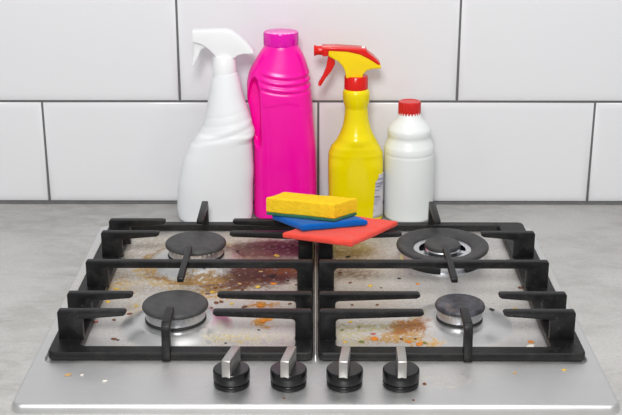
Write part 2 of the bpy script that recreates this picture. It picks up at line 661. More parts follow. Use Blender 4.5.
gx_ = axis_pts(X0, X1, [(X0, X0 + 0.013, 0.0006), (-0.003, 0.003, 0.0004), (X1 - 0.013, X1, 0.0006)])
gy_ = axis_pts(Y0, Y1, [(Y0, Y0 + 0.008, 0.0006), (-0.520, -0.512, 0.0006), (-0.108, Y1, 0.0006)])
cr = 0.012
nx, ny = len(gx_), len(gy_)
PX, PY = [g.ravel().copy() for g in np.meshgrid(gx_, gy_)]
sgx, sgy = np.where(PX < 0, -1, 1), np.where(PY < -0.35, -1, 1)
ax_, ay_ = np.where(PX < 0, X0 + cr, X1 - cr), np.where(PY < -0.35, Y0 + cr, Y1 - cr)
u_, v_ = (PX - ax_) / cr * sgx, (PY - ay_) / cr * sgy
inc = (u_ > 0) & (v_ > 0)
fac = np.where(inc, np.maximum(u_, v_) / np.maximum(np.hypot(u_, v_), 1e-9), 1)
PX = np.where(inc, ax_ + u_ * fac * cr * sgx, PX)
PY = np.where(inc, ay_ + v_ * fac * cr * sgy, PY)
PZ = plate_zs(PX, PY)
idx = np.arange(nx * ny).reshape(ny, nx)
bord = np.concatenate([idx[0, :], idx[1:, -1], idx[-1, -2::-1], idx[-2:0:-1, 0]])
nb = len(PX)
co = np.concatenate([np.stack([PX, PY - CT.y, PZ], 1), np.stack([PX[bord], PY[bord] - CT.y, np.zeros(len(bord))], 1)])
quads = np.stack([idx[:-1, :-1], idx[:-1, 1:], idx[1:, 1:], idx[1:, :-1]], -1).reshape(-1, 4)
ar = np.arange(len(bord))
aw = (ar + 1) % len(bord)
quads = np.concatenate([quads, np.stack([bord[aw], bord[ar], nb + ar, nb + aw], 1)])
pm = bpy.data.meshes.new('plate')
pm.vertices.add(len(co))
pm.vertices.foreach_set('co', co.astype(np.float32).ravel())
pm.loops.add(quads.size)
pm.loops.foreach_set('vertex_index', quads.astype(np.int32).ravel())
pm.polygons.add(len(quads))
pm.polygons.foreach_set('loop_start', (np.arange(len(quads)) * 4).astype(np.int32))
pm.update(calc_edges=True)
pm.validate()
pm.materials.append(M['steel'])
pm.polygons.foreach_set('use_smooth', [True] * len(pm.polygons))
sc_, sa_ = spills(PX, PY + 0.0055)
rgba = np.concatenate([np.concatenate([sc_, sa_[:, None]], 1), np.zeros((len(bord), 4))])
pol_ = np.zeros(len(co))
for bk in ('FL', 'RL', 'FR'):
    pol_[:nb] = np.maximum(pol_[:nb], nstep((0.066 - np.hypot(PX - BURN[bk][0], PY - BURN[bk][1])) / 0.004))
pat = pm.attributes.new('polish', 'FLOAT', 'POINT')
pat.data.foreach_set('value', pol_.astype(np.float32))
att = pm.color_attributes.new('spill', 'FLOAT_COLOR', 'POINT')
att.data.foreach_set('color', rgba.astype(np.float32).ravel())
plate = bpy.data.objects.new('plate', pm)
COL.objects.link(plate)
plate.parent = cook
plate['label'] = 'brushed steel plate with burnt food spills'


def loc(x, y, z=0.0):
    return (x - CT.x, y - CT.y, z)


def burner(kname, capr, z0, zc, capmat, label):
    bx, by = BURN[kname]
    cr_ = capr * 0.90
    bm = lathe([(0, z0 - 0.003), (cr_ * 1.03, z0 - 0.003), (cr_ * 1.03, z0), (cr_ * 0.99, z0 + 0.0015), (0, z0 + 0.0015)], 64)
    root = build('burner', bm, M['dark_slot'], cook, loc=loc(bx, by))
    root['label'] = label
    # crown: fluted aluminium ring with flame notches near its top
    zt = zc - 0.0068
    bm = bmesh.new()
    seg = 144
    prof = [(cr_ * 0.97, z0 + 0.0012), (cr_, z0 + 0.002), (cr_ * 1.0, zt - 0.0022), (cr_ * 1.015, zt - 0.0018), (cr_ * 1.015, zt), (cr_ * 0.9, zt)]
    rings = []
    for q, (r, z) in enumerate(prof):
        ring = []
        for i in range(seg):
            a = 2 * math.pi * i / seg
            rr = r
            if q in (3, 4, 5) and i % 4 in (0, 1):
                rr = r - capr * 0.03
            ring.append(bm.verts.new((rr * math.cos(a), rr * math.sin(a), z)))
        rings.append(ring)
    for a, b in zip(rings, rings[1:]):
        for i in range(seg):
            j = (i + 1) % seg
            bm.faces.new((a[i], a[j], b[j], b[i]))
    bm.faces.new(rings[-1])
    bm.faces.new(rings[0][::-1])
    c = build('crown', bm, M['crown'], root)
    c['label'] = 'silver aluminium burner crown'
    t = zc
    bm = lathe([(0, t - 0.0066), (capr * 0.94, t - 0.0066), (capr * 0.985, t - 0.0056), (capr, t - 0.004), (capr * 0.985, t - 0.002),
                (capr * 0.95, t - 0.0006), (capr * 0.90, t), (capr * 0.5, t + 0.0003), (0, t + 0.0004)], 80)
    c = build('cap', bm, M[capmat], root)
    c['label'] = 'matt black round burner cap'
    # spark electrode
    bm = lathe([(0, z0 - 0.004), (0.0022, z0 - 0.004), (0.0022, zt - 0.002), (0.0012, zt - 0.001), (0.0012, zt + 0.001), (0, zt + 0.001)], 16, capr * 0.25, capr * 1.02)
    build('electrode', bm, M['white_gloss'], root)
    return root


burner('FL', 0.0372, 0.0190, 0.0375, 'cap_iron', 'medium burner with a matt black cap')
burner('RL', 0.0392, 0.0185, 0.0362, 'cap_iron', 'medium burner with a matt black cap')
burner('FR', 0.0283, 0.0155, 0.0335, 'cap_burnt', 'small burner with a heat-stained cap')


def wok():
    bx, by = BURN['RR']
    bm = lathe([(0, HB - 0.003), (0.0535, HB - 0.003), (0.0535, 0.009), (0.050, 0.0105), (0, 0.0105)], 80)
    root = build('burner', bm, M['crown'], cook, loc=loc(bx, by, 0.0022))
    root['label'] = 'large wok burner with a wide black flame ring'
    bm = lathe([(0.030, 0.0100), (0.0500, 0.0100), (0.0505, 0.0115), (0.0530, 0.0215), (0.0545, 0.0240), (0.030, 0.0225)], 96)
    c = build('crown', bm, M['crown'], root)
    c['label'] = 'silver outer crown'
    # dark openings low in the crown wall
    for a0, a1 in ((-150, -98), (-62, -30), (20, 60), (110, 150)):
        bm = bmesh.new()
        n = 14
        rows = []
        for i in range(n + 1):
            a = R(a0 + (a1 - a0) * i / n)
            rows.append([bm.verts.new((r * math.cos(a), r * math.sin(a), z)) for r, z in ((0.0500, 0.0088), (0.0540, 0.0088), (0.0548, 0.0145), (0.0500, 0.0145))])
        for p, q in zip(rows, rows[1:]):
            for i in range(4):
                bm.faces.new((p[i], p[(i + 1) % 4], q[(i + 1) % 4], q[i]))
        bm.faces.new(rows[0])
        bm.faces.new(rows[-1][::-1])
        build('air_slot', bm, M['dark_slot'], root)
    bm = lathe([(0.0350, 0.0215), (0.0560, 0.0240), (0.0585, 0.0250), (0.0592, 0.0270), (0.0588, 0.0290), (0.0575, 0.0300), (0.0555, 0.0301),
                (0.0470, 0.0278), (0.0400, 0.0262), (0.0380, 0.0250), (0.0375, 0.0235), (0.0350, 0.0215)], 96)
    c = build('flame_ring', bm, M['cap_iron'], root)
    c['label'] = 'wide matt black flame ring'
    bm = lathe([(0, 0.0105), (0.0215, 0.0105), (0.0225, 0.0235), (0.0215, 0.0248), (0, 0.0248)], 64)
    c = build('inner_crown', bm, M['crown'], root)
    bm = lathe([(0, 0.0250), (0.0216, 0.0250), (0.0230, 0.0262), (0.0233, 0.0280), (0.0226, 0.0302), (0.0205, 0.0314), (0, 0.0317)], 64)
    c = build('cap', bm, M['cap_iron'], root)
    c['label'] = 'small black cap in the middle'
    for a in (200, 340, 90):          # bridges between inner and outer crown
        bm = bmesh.new()
        box(bm, (0.020, -0.004, 0.014), (0.037, 0.004, 0.0225), 0.001)
        bmesh.ops.rotate(bm, verts=bm.verts, cent=(0, 0, 0), matrix=Matrix.Rotation(R(a), 3, 'Z'))
        build('bridge', bm, M['crown'], root)


wok()

# knobs with their angled grip bars
for kx, ang in ((-0.0851, -13), (-0.0273, -11), (0.0295, -6), (0.0866, -1)):
    z = HT
    bm = lathe([(0, z), (0.0176, z), (0.0182, z + 0.0005), (0.0183, z + 0.0042), (0.0178, z + 0.0050), (0.0168, z + 0.0054), (0.0168, z + 0.0062),
                (0.0182, z + 0.0068), (0.0187, z + 0.0078), (0.0187, z + 0.0158), (0.0184, z + 0.0174), (0.0174, z + 0.0184), (0, z + 0.0188)], 72)
    kn = build('knob', bm, M['black_plastic'], cook, loc=loc(kx, -0.5640))
    kn['label'] = 'round black control knob'
    kn.rotation_euler.z = R(ang)
    pts = [(-0.0184, z + 0.0165), (0.0180, z + 0.0165), (0.0182, z + 0.0345), (-0.0172, z + 0.0352), (-0.0184, z + 0.0342)]
    g = build('grip_bar', prism(pts, -0.0044, 0.0044, 'x', 0.0005), M['knob_bar'], kn)
    g['label'] = 'silver metal grip bar'


# ------------------------------------------------------------ pan supports
def pan_support(sx, label):
    """coordinates are written for the left support, mirrored in x when sx = -1"""
    root = thing('pan_support', label, 'pan support', (-0.1435 * sx, -0.311, HB), 'cast iron pan supports')

    def place(name, bm):
        for v in bm.verts:
            v.co.x = (v.co.x) * sx - root.location.x
            v.co.y -= root.location.y
            v.co.z -= root.location.z
        return build(name, bm, M['iron'], root, angle=30)

    # base frame
    def rr(x0, x1, y0, y1, r, n=5):
        out = []
        for cx, cy, a0 in ((x1 - r, y1 - r, 0), (x0 + r, y1 - r, 90), (x0 + r, y0 + r, 180), (x1 - r, y0 + r, 270)):
            for i in range(n + 1):
                a = R(a0 + 90 * i / n)
                out.append((cx + r * math.cos(a), cy + r * math.sin(a)))
        return out
    O = ((-0.2845 if sx == 1 else -0.2865, -0.0025, -0.5110, -0.1085))
    I = ((-0.2520, -0.0220, -0.4940, -0.1215))
    bm = bmesh.new()
    lv = []
    zt, zb = 0.0178, 0.0094
    for (b, r, grow, z) in ((O, 0.007, -0.0005, zb), (O, 0.007, 0, zb + 0.001), (O, 0.007, 0, zt - 0.0012), (O, 0.007, -0.0012, zt),
                            (I, 0.006, 0.0010, zt), (I, 0.006, 0, zt - 0.001), (I, 0.006, 0, zb + 0.001), (I, 0.006, 0.0005, zb)):
        lv.append([bm.verts.new((x, y, z)) for x, y in rr(b[0] - grow, b[1] + grow, b[2] - grow, b[3] + grow, r)])
    n = len(lv[0])
    for a, b in zip(lv, lv[1:] + lv[:1]):
        for i in range(n):
            bm.faces.new((a[i], a[(i + 1) % n], b[(i + 1) % n], b[i]))
    place('base_frame', bm)
    for fx, fy in ((-0.268, -0.500), (-0.014, -0.500), (-0.268, -0.118), (-0.014, -0.118)):
        place('rubber_foot', lathe([(0, HB), (0.0042, HB), (0.0045, HB + 0.0005), (0.0045, 0.0098), (0, 0.0098)], 16, fx, fy))

    zt, zb, th = 0.0512, 0.0168, 0.0045

    def side(u0, d, w, L, y):
        """an upright sheet on the frame with a tapering finger reaching over the tray"""
        p = [(0, zb), (w + 0.001, zb), (w, zb + 0.002), (w, zt - 0.0125), (w + 0.0015, zt - 0.0102), (w + 0.004, zt - 0.0095),
             (L - 0.004, zt - 0.0062), (L - 0.001, zt - 0.0045), (L, zt - 0.0025), (L - 0.0018, zt - 0.0004), (L - 0.004, zt - 0.0001), (0.002, zt), (0, zt - 0.002)]
        place('finger', prism([(u0 + d * a, z) for a, z in p], y - th, y + th, 'y', 0.0009))

    rows_ = ((-0.474, -0.2785, 0.0745, 0.107), (-0.427, -0.2775, 0.0740, 0.106), (-0.235, -0.2735, 0.0745, 0.106), (-0.190, -0.2710, 0.0745, 0.105))
    if sx == -1:          # the wok burner side has only three fingers on each flank
        rows_ = ((-0.474, -0.2800, 0.0780, 0.113), (-0.427, -0.2800, 0.0760, 0.113), (-0.235, -0.2790, 0.0690, 0.106))
    for y, xo, Lo, Li in rows_:
        side(xo, 1, 0.0265, Lo, y)
        side(-0.0040, -1, 0.0180, Li, y)
    # bar right across the middle
    y = -0.333
    a, b = (-0.2745 if sx == 1 else -0.2780), -0.0040
    p = [(a, zb), (a + 0.0265, zb), (a + 0.026, zt - 0.0125), (a + 0.030, zt - 0.0088), (b - 0.022, zt - 0.0088), (b - 0.018, zt - 0.0125), (b - 0.018, zb), (b, zb),
         (b, zt - 0.0015), (b - 0.0015, zt), (a + 0.0015, zt), (a, zt - 0.0015)]
    place('crossbar', prism(p, y - th, y + th, 'y', 0.0009))
    # short finger crossing the middle bar
    fx = -0.1560 if sx == 1 else -0.1600
    p = [(-0.3870, zt - 0.0045), (-0.3845, zt - 0.0068), (-0.2870, zt - 0.0068), (-0.2840, zt - 0.0045), (-0.2845, zt - 0.001), (-0.2865, zt + 0.0006), (-0.3845, zt + 0.0006), (-0.3865, zt - 0.001)]
    place('cross_finger', prism(p, fx - 0.0037, fx + 0.0037, 'x', 0.0009))
    fx = -0.1580 if sx == 1 else -0.1610
    p = [(-0.5145, 0.0094), (-0.5000, 0.0094), (-0.5005, zt - 0.013), (-0.5015, zt - 0.010), (-0.4980, zt - 0.0085), (-0.4670, zt - 0.0066), (-0.4645, zt - 0.0045), (-0.4650, zt - 0.001),
         (-0.4670, zt), (-0.5045, zt), (-0.5090, zt - 0.003), (-0.5110, zt - 0.008)]
    place('front_finger', prism(p, fx - 0.0045, fx + 0.0045, 'x', 0.001))
    fx = -0.1520 if sx == 1 else -0.1595
    p = [(-0.1070, 0.0094), (-0.1200, 0.0094), (-0.1210, zt - 0.016), (-0.1240, zt - 0.0095), (-0.1920, zt - 0.0066), (-0.1940, zt - 0.0045), (-0.1935, zt - 0.001),
         (-0.1910, zt), (-0.1180, zt), (-0.1130, zt - 0.002), (-0.1100, zt - 0.008)]
    place('rear_finger', prism(p, fx - 0.0041, fx + 0.0041, 'x', 0.001))
    return root


pan_support(1, 'black cast iron pan support over the two left burners')
pan_support(-1, 'black cast iron pan support over the two right burners')


# ------------------------------------------------------------ white spray bottle
def spray_head(root, prof, half, collar, mats, trig, noz=None, stripe=None):
    """prof: outline of the head in the x z plane; collar: (cx, r, z0, z1)"""
    cx, r, z0, z1 = collar
    bm = bmesh.new()
    seg = 72
    rows = []
    for q, (rr, z) in enumerate(((r - 0.001, z0), (r, z0 + 0.0008), (r, z1 - 0.001), (r - 0.001, z1), (r * 0.6, z1))):
        ring = []
        for i in range(seg):
            a = 2 * math.pi * i / seg
            k = rr - (0.0005 if (i % 2 and q in (1, 2)) else 0)
            ring.append(bm.verts.new((cx + k * math.cos(a), k * math.sin(a), z)))
        rows.append(ring)
    for a, b in zip(rows, rows[1:]):
        for i in range(seg):
            bm.faces.new((a[i], a[(i + 1) % seg], b[(i + 1) % seg], b[i]))
    bm.faces.new(rows[0][::-1])
    bm.faces.new(rows[-1])
    build('collar', bm, mats[1], root)
    h = build('spray_head', prism(prof, -half, half, 'y', 0.0042, 4), mats[0], root, angle=50)
    t = build('trigger', prism(trig, -half * 0.62, half * 0.62, 'y', 0.0012, 3), mats[2], root)
    return h


wx, wy = -0.144, -0.047
root = thing('spray_bottle', 'plain white spray bottle with a white trigger head, no label', 'spray bottle', (wx, wy, 0.0))
W1 = [(0.0000, -0.1441, 0.0520), (0.0180, -0.1445, 0.0542), (0.0484, -0.1433, 0.0535), (0.0710, -0.1404, 0.0521), (0.0934, -0.1375, 0.0485), (0.1008, -0.1358, 0.0466),
      (0.1126, -0.1333, 0.0435), (0.1185, -0.1313, 0.0409), (0.1259, -0.1265, 0.0400), (0.1317, -0.1243, 0.0385), (0.1419, -0.1232, 0.0347),
      (0.1593, -0.1236, 0.0299), (0.1809, -0.1248, 0.0244), (0.2023, -0.1250, 0.0202), (0.2100, -0.1247, 0.0178), (0.2140, -0.1247, 0.0165)]
secs = []
for z, c, rx in W1:
    ry = min(0.031, 0.0165 + (0.214 - z) * 0.155)
    secs.append((z, c - wx, rx, min(ry, rx), 2.6 if z < 0.13 else 2.15))


def white_disp(P, N, cx, rx, ry):
    # soft finger ledges on the neck and the slanted shoulder crease
    x = (P.x - cx) / rx
    zl = 0.124 + 0.012 * (x + 0.4)
    d = P.z - zl
    k = -0.00055 * math.exp(-(d / 0.0030) ** 2) + 0.0005 * math.exp(-((d - 0.007) / 0.004) ** 2)
    for z2 in (0.146, 0.158):
        dd = P.z - (z2 + 0.006 * x)
        k -= 0.00025 * math.exp(-(dd / 0.0022) ** 2)
    return P + N * k


b = build('body', loft(secs, 150, 96, white_disp), M['white_plastic'], root, angle=60)
head = [(-0.1684, 0.2741), (-0.1228, 0.2746), (-0.1160, 0.2728), (-0.1071, 0.2681), (-0.0954, 0.2581), (-0.0845, 0.2450), (-0.0850, 0.2425), (-0.0997, 0.2425),
        (-0.1070, 0.2405), (-0.1120, 0.2360), (-0.1350, 0.2360), (-0.1400, 0.2425), (-0.1474, 0.2500), (-0.1560, 0.2555), (-0.1684, 0.2591)]
trig = [(-0.1665, 0.2585), (-0.1570, 0.2560), (-0.1500, 0.2515), (-0.1570, 0.2475), (-0.1610, 0.2380), (-0.1682, 0.2237), (-0.1711, 0.2250), (-0.1690, 0.2330), (-0.1670, 0.2440)]
h = spray_head(root, [(x - wx, z) for x, z in head], 0.0115, (-0.1258 - wx, 0.0165, 0.2125, 0.2385), (M['white_gloss'], M['white_gloss'], M['white_gloss']), [(x - wx, z) for x, z in trig])
bm = lathe([(0, 0), (0.0062, 0), (0.0066, 0.0008), (0.0066, 0.005), (0.0055, 0.006), (0, 0.006)], 32)
bmesh.ops.rotate(bm, verts=bm.verts, cent=(0, 0, 0), matrix=Matrix.Rotation(R(-90), 3, 'Y'))
bmesh.ops.translate(bm, verts=bm.verts, vec=(-0.1632 - wx, 0, 0.2666))
build('nozzle', bm, M['white_gloss'], root)

# ------------------------------------------------------------ magenta bottle
px_, py_ = -0.046, -0.030
root = thing('detergent_bottle', 'tall magenta pink plastic detergent bottle with a screw cap and side grip', 'bottle', (px_, py_, 0.0))
P1 = [(0.0, -0.0440, 0.0458), (0.0500, -0.0437, 0.0453), (0.1009, -0.0441, 0.0444), (0.1303, -0.0457, 0.0437), (0.1522, -0.0481, 0.0444), (0.1594, -0.0489, 0.0449),
      (0.1738, -0.0508, 0.0454), (0.1881, -0.0517, 0.0449), (0.1953, -0.0522, 0.0444), (0.2095, -0.0519, 0.0423), (0.2306, -0.0492, 0.0342), (0.2410, -0.0484, 0.0286),
      (0.2475, -0.0481, 0.0245), (0.2520, -0.0481, 0.0225)]
secs = []
for z, c, rx in P1:
    ry = 0.033 if z < 0.2 else 0.0225 + (0.033 - 0.0225) * (0.254 - z) / 0.054
    secs.append((z, c - px_, rx, min(ry, rx), 2.7 if z < 0.19 else 2.25))


def pink_disp(P, N, cx, rx, ry):
    x = (P.x - cx) / rx
    y = P.y
    k = 0.0
    front = 1.0
    if x > -0.75:
        for zc in (0.2100, 0.2010, 0.1915):          # swept shoulder ribs
            zl = zc - 0.0045 + (0.0085 if x < 0.3 else 0.005) * (x - 0.3) ** 2
            d = P.z - zl
            w = sstep((x + 0.75) / 0.35)
            k += w * (-0.0013 * math.exp(-(d / 0.0019) ** 2) + 0.0009 * math.exp(-((d - 0.0045) / 0.0025) ** 2))
    # slightly recessed label panel
    if P.z < 0.178:
        e = sstep((0.62 - x) / 0.04) * sstep((x + 0.52) / 0.04) * sstep((0.176 - 0.010 * abs(x - 0.25) - P.z) / 0.004) * sstep((P.z - 0.022) / 0.004)
        k -= 0.0006 * e
    Q = P + N * k
    # grip pressed into both faces along the left edge
    gx, gz = (P.x - (-0.0862 - px_)) / 0.0085, (P.z - 0.158) / 0.043
    gx -= 0.5 * (gz * gz) * (1 if gz < 0 else 0.2)
    d = math.hypot(gx, gz)
    if d < 1.25:
        Q.y *= 1 - 0.72 * sstep((1.25 - d) / 0.35)
    return Q


build('body', loft(secs, 190, 160, pink_disp), M['pink'], root, angle=70)
bm = bmesh.new()
seg = 96
rows = []
cxp = -0.0484 - px_
for q, (rr, z) in enumerate(((0.0236, 0.2500), (0.0242, 0.2510), (0.0242, 0.2668), (0.0234, 0.2684), (0.0210, 0.2688))):
    rows.append([bm.verts.new((cxp + (rr - (0.0005 if i % 2 and q in (1, 2) else 0)) * math.cos(2 * math.pi * i / seg), (rr - (0.0005 if i % 2 and q in (1, 2) else 0)) * math.sin(2 * math.pi * i / seg), z)) for i in range(seg)])
for a, b in zip(rows, rows[1:]):
    for i in range(seg):
        bm.faces.new((a[i], a[(i + 1) % seg], b[(i + 1) % seg], b[i]))
bm.faces.new(rows[0][::-1])
bm.faces.new(rows[-1])
c = build('cap', bm, M['pink_cap'], root)
c['label'] = 'purple-pink ribbed screw cap'

# ------------------------------------------------------------ yellow spray bottle
yx, yy = 0.0565, -0.042
root = thing('spray_bottle', 'yellow spray bottle with a red and yellow trigger head', 'spray bottle', (yx, yy, 0.0))
Y = [(0.0, 0.0580, 0.0388), (0.0400, 0.0574, 0.0391), (0.0788, 0.0566, 0.0392), (0.0966, 0.0564, 0.0384), (0.1070, 0.0562, 0.0348), (0.1188, 0.0573, 0.0276), (0.1305, 0.0571, 0.0219),
     (0.1480, 0.0568, 0.0174), (0.1625, 0.0566, 0.0163), (0.1760, 0.0564, 0.0186), (0.1840, 0.0562, 0.0190), (0.1885, 0.0561, 0.0180), (0.1915, 0.0560, 0.0150)]
secs = []
for z, c, rx in Y:
    ry = 0.0265 if z < 0.1 else min(rx, 0.0265)
    secs.append((z, c - yx, rx, ry, 3.0 if z < 0.09 else (2.4 if z < 0.115 else 2.0)))


def yellow_disp(P, N, cx, rx, ry):
    k = 0.0
    for z2, a in ((0.1125, -0.0004), (0.0985, 0.0003), (0.1640, -0.0004)):
        k += a * math.exp(-((P.z - z2) / 0.0022) ** 2)
    return P + N * k


bodyY = build('body', loft(secs, 120, 96, yellow_disp), M['yellow'], root, angle=60)


def label_mat():
    k = NT('printed_back_label')
    o = k.obj()
    st = k.noise(k.mapping(o, rot=(0, 0.5, 0), scale=(60, 60, 420)), 1.0, 2, 0.6)
    big = k.noise(o, 45, 2)
    c = k.mix(k.rng(st, 0.45, 0.6), (0.55, 0.53, 0.58), (0.20, 0.20, 0.30))
    c = k.mix(k.rng(big, 0.45, 0.6), c, (0.60, 0.58, 0.60))
    k.set(Base_Color=c, Roughness=0.35)
    return k.m


M['label'] = label_mat()
# back label wrapping round the right flank of the body
bm = bmesh.new()
rows = []
for iz in range(13):
    z = 0.008 + 0.064 * iz / 12
    row = []
    for ia in range(25):
        a0 = -58 + (10 if z > 0.062 else 0) + (z - 0.04) * 120
        a = R(a0 + (130 - a0) * ia / 24)
        c, s = math.cos(a), math.sin(a)
        p = 2.0 / 3.0
        rx, ry = 0.0391 + 0.0005, 0.0265 + 0.0005
        row.append(bm.verts.new((0.0008 + math.copysign(abs(c) ** p, c) * rx, math.copysign(abs(s) ** p, s) * ry, z)))
    rows.append(row)
for a, b in zip(rows, rows[1:]):
    for i in range(24):
        bm.faces.new((a[i], a[i + 1], b[i + 1], b[i]))
lb = build('back_label', bm, M['label'], root, angle=60)
sm = lb.modifiers.new('thickness', 'SOLIDIFY')
sm.thickness = 0.0003
lb['label'] = 'grey and white printed label round the right side'
head = [(0.0150, 0.2492), (0.0300, 0.2482), (0.0429, 0.2465), (0.0580, 0.2440), (0.0700, 0.2390), (0.0800, 0.2320), (0.0900, 0.2245), (0.0890, 0.2212), (0.0760, 0.2205), (0.0700, 0.2185),
        (0.0650, 0.2130), (0.0640, 0.2075), (0.0415, 0.2075), (0.0400, 0.2170), (0.0367, 0.2241), (0.0300, 0.2315), (0.0247, 0.2340), (0.0171, 0.2385)]
trig = [(0.0170, 0.2385), (0.0255, 0.2345), (0.0265, 0.2270), (0.0215, 0.2170), (0.0130, 0.2060), (0.0068, 0.1958), (0.0035, 0.1955), (0.0030, 0.1985), (0.0090, 0.2090), (0.0140, 0.2210), (0.0155, 0.2300)]
h = spray_head(root, [(x - yx, z) for x, z in head], 0.0112, (0.0558 - yx, 0.0164, 0.1905, 0.2095), (M['yellow_head'], M['red'], M['red']), [(x - yx, z) for x, z in trig])
# red top shroud and nozzle
shroud = [(0.0080, 0.2512), (0.0300, 0.2512), (0.0560, 0.2496), (0.0690, 0.2482), (0.0705, 0.2440), (0.0790, 0.2375), (0.0890, 0.2275), (0.0860, 0.2262), (0.0720, 0.2350), (0.0600, 0.2410), (0.0430, 0.2448), (0.0180, 0.2460),
          (0.0165, 0.2385), (0.0090, 0.2382)]
s = build('head_shroud', prism([(x - yx, z) for x, z in shroud], -0.0122, 0.0122, 'y', 0.002, 3), M['red'], root, angle=50)
s['label'] = 'red top of the trigger head'
bm = lathe([(0, 0), (0.0040, 0), (0.0074, 0.0004), (0.0078, 0.0012), (0.0066, 0.0035), (0.0062, 0.007), (0.0066, 0.0120), (0, 0.0120)], 40)
bmesh.ops.rotate(bm, verts=bm.verts, cent=(0, 0, 0), matrix=Matrix.Rotation(R(90), 3, 'Y'))
bmesh.ops.translate(bm, verts=bm.verts, vec=(-0.0030 - yx, 0, 0.2445))
build('nozzle', bm, M['red'], root)
bm = bmesh.new()
box(bm, (0.0628 - yx, -0.004, 0.2475), (0.0672 - yx, 0.004, 0.2500), 0.0006)
build('locking_tab', bm, M['white_gloss'], root)

# ------------------------------------------------------------ white bottle with red cap
bx_, by_ = 0.1335, -0.036
root = thing('cleaner_bottle', 'round milky white plastic bottle with a ribbed red screw cap', 'bottle', (bx_, by_, 0.0))
prof = [(0.0, 0.0348), (0.0300, 0.0349), (0.0600, 0.0350), (0.0880, 0.0351), (0.0938, 0.0351), (0.1020, 0.0350), (0.1071, 0.0344), (0.1120, 0.0330), (0.1159, 0.0315), (0.1185, 0.0306), (0.1212, 0.0302), (0.1235, 0.0305),
        (0.1262, 0.0310), (0.1300, 0.0310), (0.1325, 0.0304), (0.1393, 0.0256), (0.1450, 0.0205), (0.1485, 0.0180), (0.1520, 0.0160), (0.1560, 0.0150)]
tilt = 0.0
secs = [(z, 0.0012 * (1 - z / 0.08) - 0.0006, r + 0.0006 * (z < 0.11), r + 0.0006 * (z < 0.11), 2.0) for z, r in prof]


def white2_disp(P, N, cx, rx, ry):
    return P + N * (-0.0005 * math.exp(-((P.z - 0.0975) / 0.0016) ** 2))


build('body', loft(secs, 150, 96, white2_disp, 0.005), M['milky'], root, angle=60)
bm = bmesh.new()
seg = 88
rows = []
cxp = 0.1316 - bx_
for q, (rr, z) in enumerate(((0.0153, 0.1530), (0.0159, 0.1538), (0.0159, 0.1690), (0.0151, 0.1712), (0.0123, 0.1718), (0.0116, 0.1712))):
    rows.append([bm.verts.new((cxp + (rr - (0.0011 if i % 4 in (2, 3) and q in (0, 1, 2) else 0)) * math.cos(2 * math.pi * i / seg), (rr - (0.0011 if i % 4 in (2, 3) and q in (0, 1, 2) else 0)) * math.sin(2 * math.pi * i / seg), z)) for i in range(seg)])
for a, b in zip(rows, rows[1:]):
    for i in range(seg):
        bm.faces.new((a[i], a[(i + 1) % seg], b[(i + 1) % seg], b[i]))
bm.faces.new(rows[0][::-1])
bm.faces.new(rows[-1])
c = build('cap', bm, M['red_cap'], root)
c['label'] = 'ribbed red screw cap'


# ------------------------------------------------------------ sponge and cloths
def pad(corners, z0, z1, rnd, n=46, wob=0.0008, tilt=(0, 0), seed=0, dz=None):
    """soft quadrilateral slab with rounded edges; corners: A B C D round the outline"""
    A, B, C, D = [Vector((*c, 0)) for c in corners]
    cen = (A + B + C + D) / 4
    bm = bmesh.new()
    h = z1 - z0

    def pt(u, v):
        return (A * (1 - u) + B * u) * (1 - v) + (D * (1 - u) + C * u) * v
    lu, lv = (B - A).length, (D - A).length
    N = n
    grid = {}
    for side in (0, 1):
        for i in range(N + 1):
            for j in range(N + 1):
                s, t = i / N, j / N
                # cluster samples toward the borders
                u = 0.5 - 0.5 * math.cos(math.pi * s)
                v = 0.5 - 0.5 * math.cos(math.pi * t)
                p = pt(u, v)
                eu, ev = min(u, 1 - u) * lu, min(v, 1 - v) * lv
                d = min(eu, ev)
                r = min(rnd, h / 2)
                k = min(1, d / r)
                prof = math.sqrt(max(0, 1 - (1 - k) ** 2))
                edge = r * (1 - prof)
                q = Vector((p.x, p.y, 0))
                wz = wob * noise.noise(Vector((p.x * 60, p.y * 60, seed + side * 7)))
                wxy = wob * 0.8
                q.x += wxy * noise.noise(Vector((p.x * 90, p.y * 90, seed + 31)))
                q.y += wxy * noise.noise(Vector((p.x * 90, p.y * 90, seed + 57)))
                base = dz(p.x, p.y) if dz else 0.0
                z = (z1 - edge + wz) if side else (z0 + edge)
                q.z = z + base
                if 0 in (i, j) or N in (i, j):
                    if side == 1:
                        q.z = z1 - r + base
                    else:
                        q.z = z0 + r + base
                grid[side, i, j] = bm.verts.new(q)
    for side in (0, 1):
        for i in range(N):
            for j in range(N):
                f = [grid[side, i, j], grid[side, i + 1, j], grid[side, i + 1, j + 1], grid[side, i, j + 1]]
                bm.faces.new(f if side else f[::-1])
    per = [(i, 0) for i in range(N)] + [(N, j) for j in range(N)] + [(i, N) for i in range(N, 0, -1)] + [(0, j) for j in range(N, 0, -1)]
    for a, b in zip(per, per[1:] + per[:1]):
        bm.faces.new((grid[0, *a], grid[0, *b], grid[1, *b], grid[1, *a]))
    return bm, cen


def place_pad(name, bm, cen, zb, mat, label=None, cat=None, parent=None):
    for v in bm.verts:
        v.co.x -= cen.x
        v.co.y -= cen.y
        v.co.z -= zb
    o = build(name, bm, mat, parent, angle=60)
    if not parent:
        o.location = (cen.x, cen.y, zb)
        tag(o, label, cat)
    return o


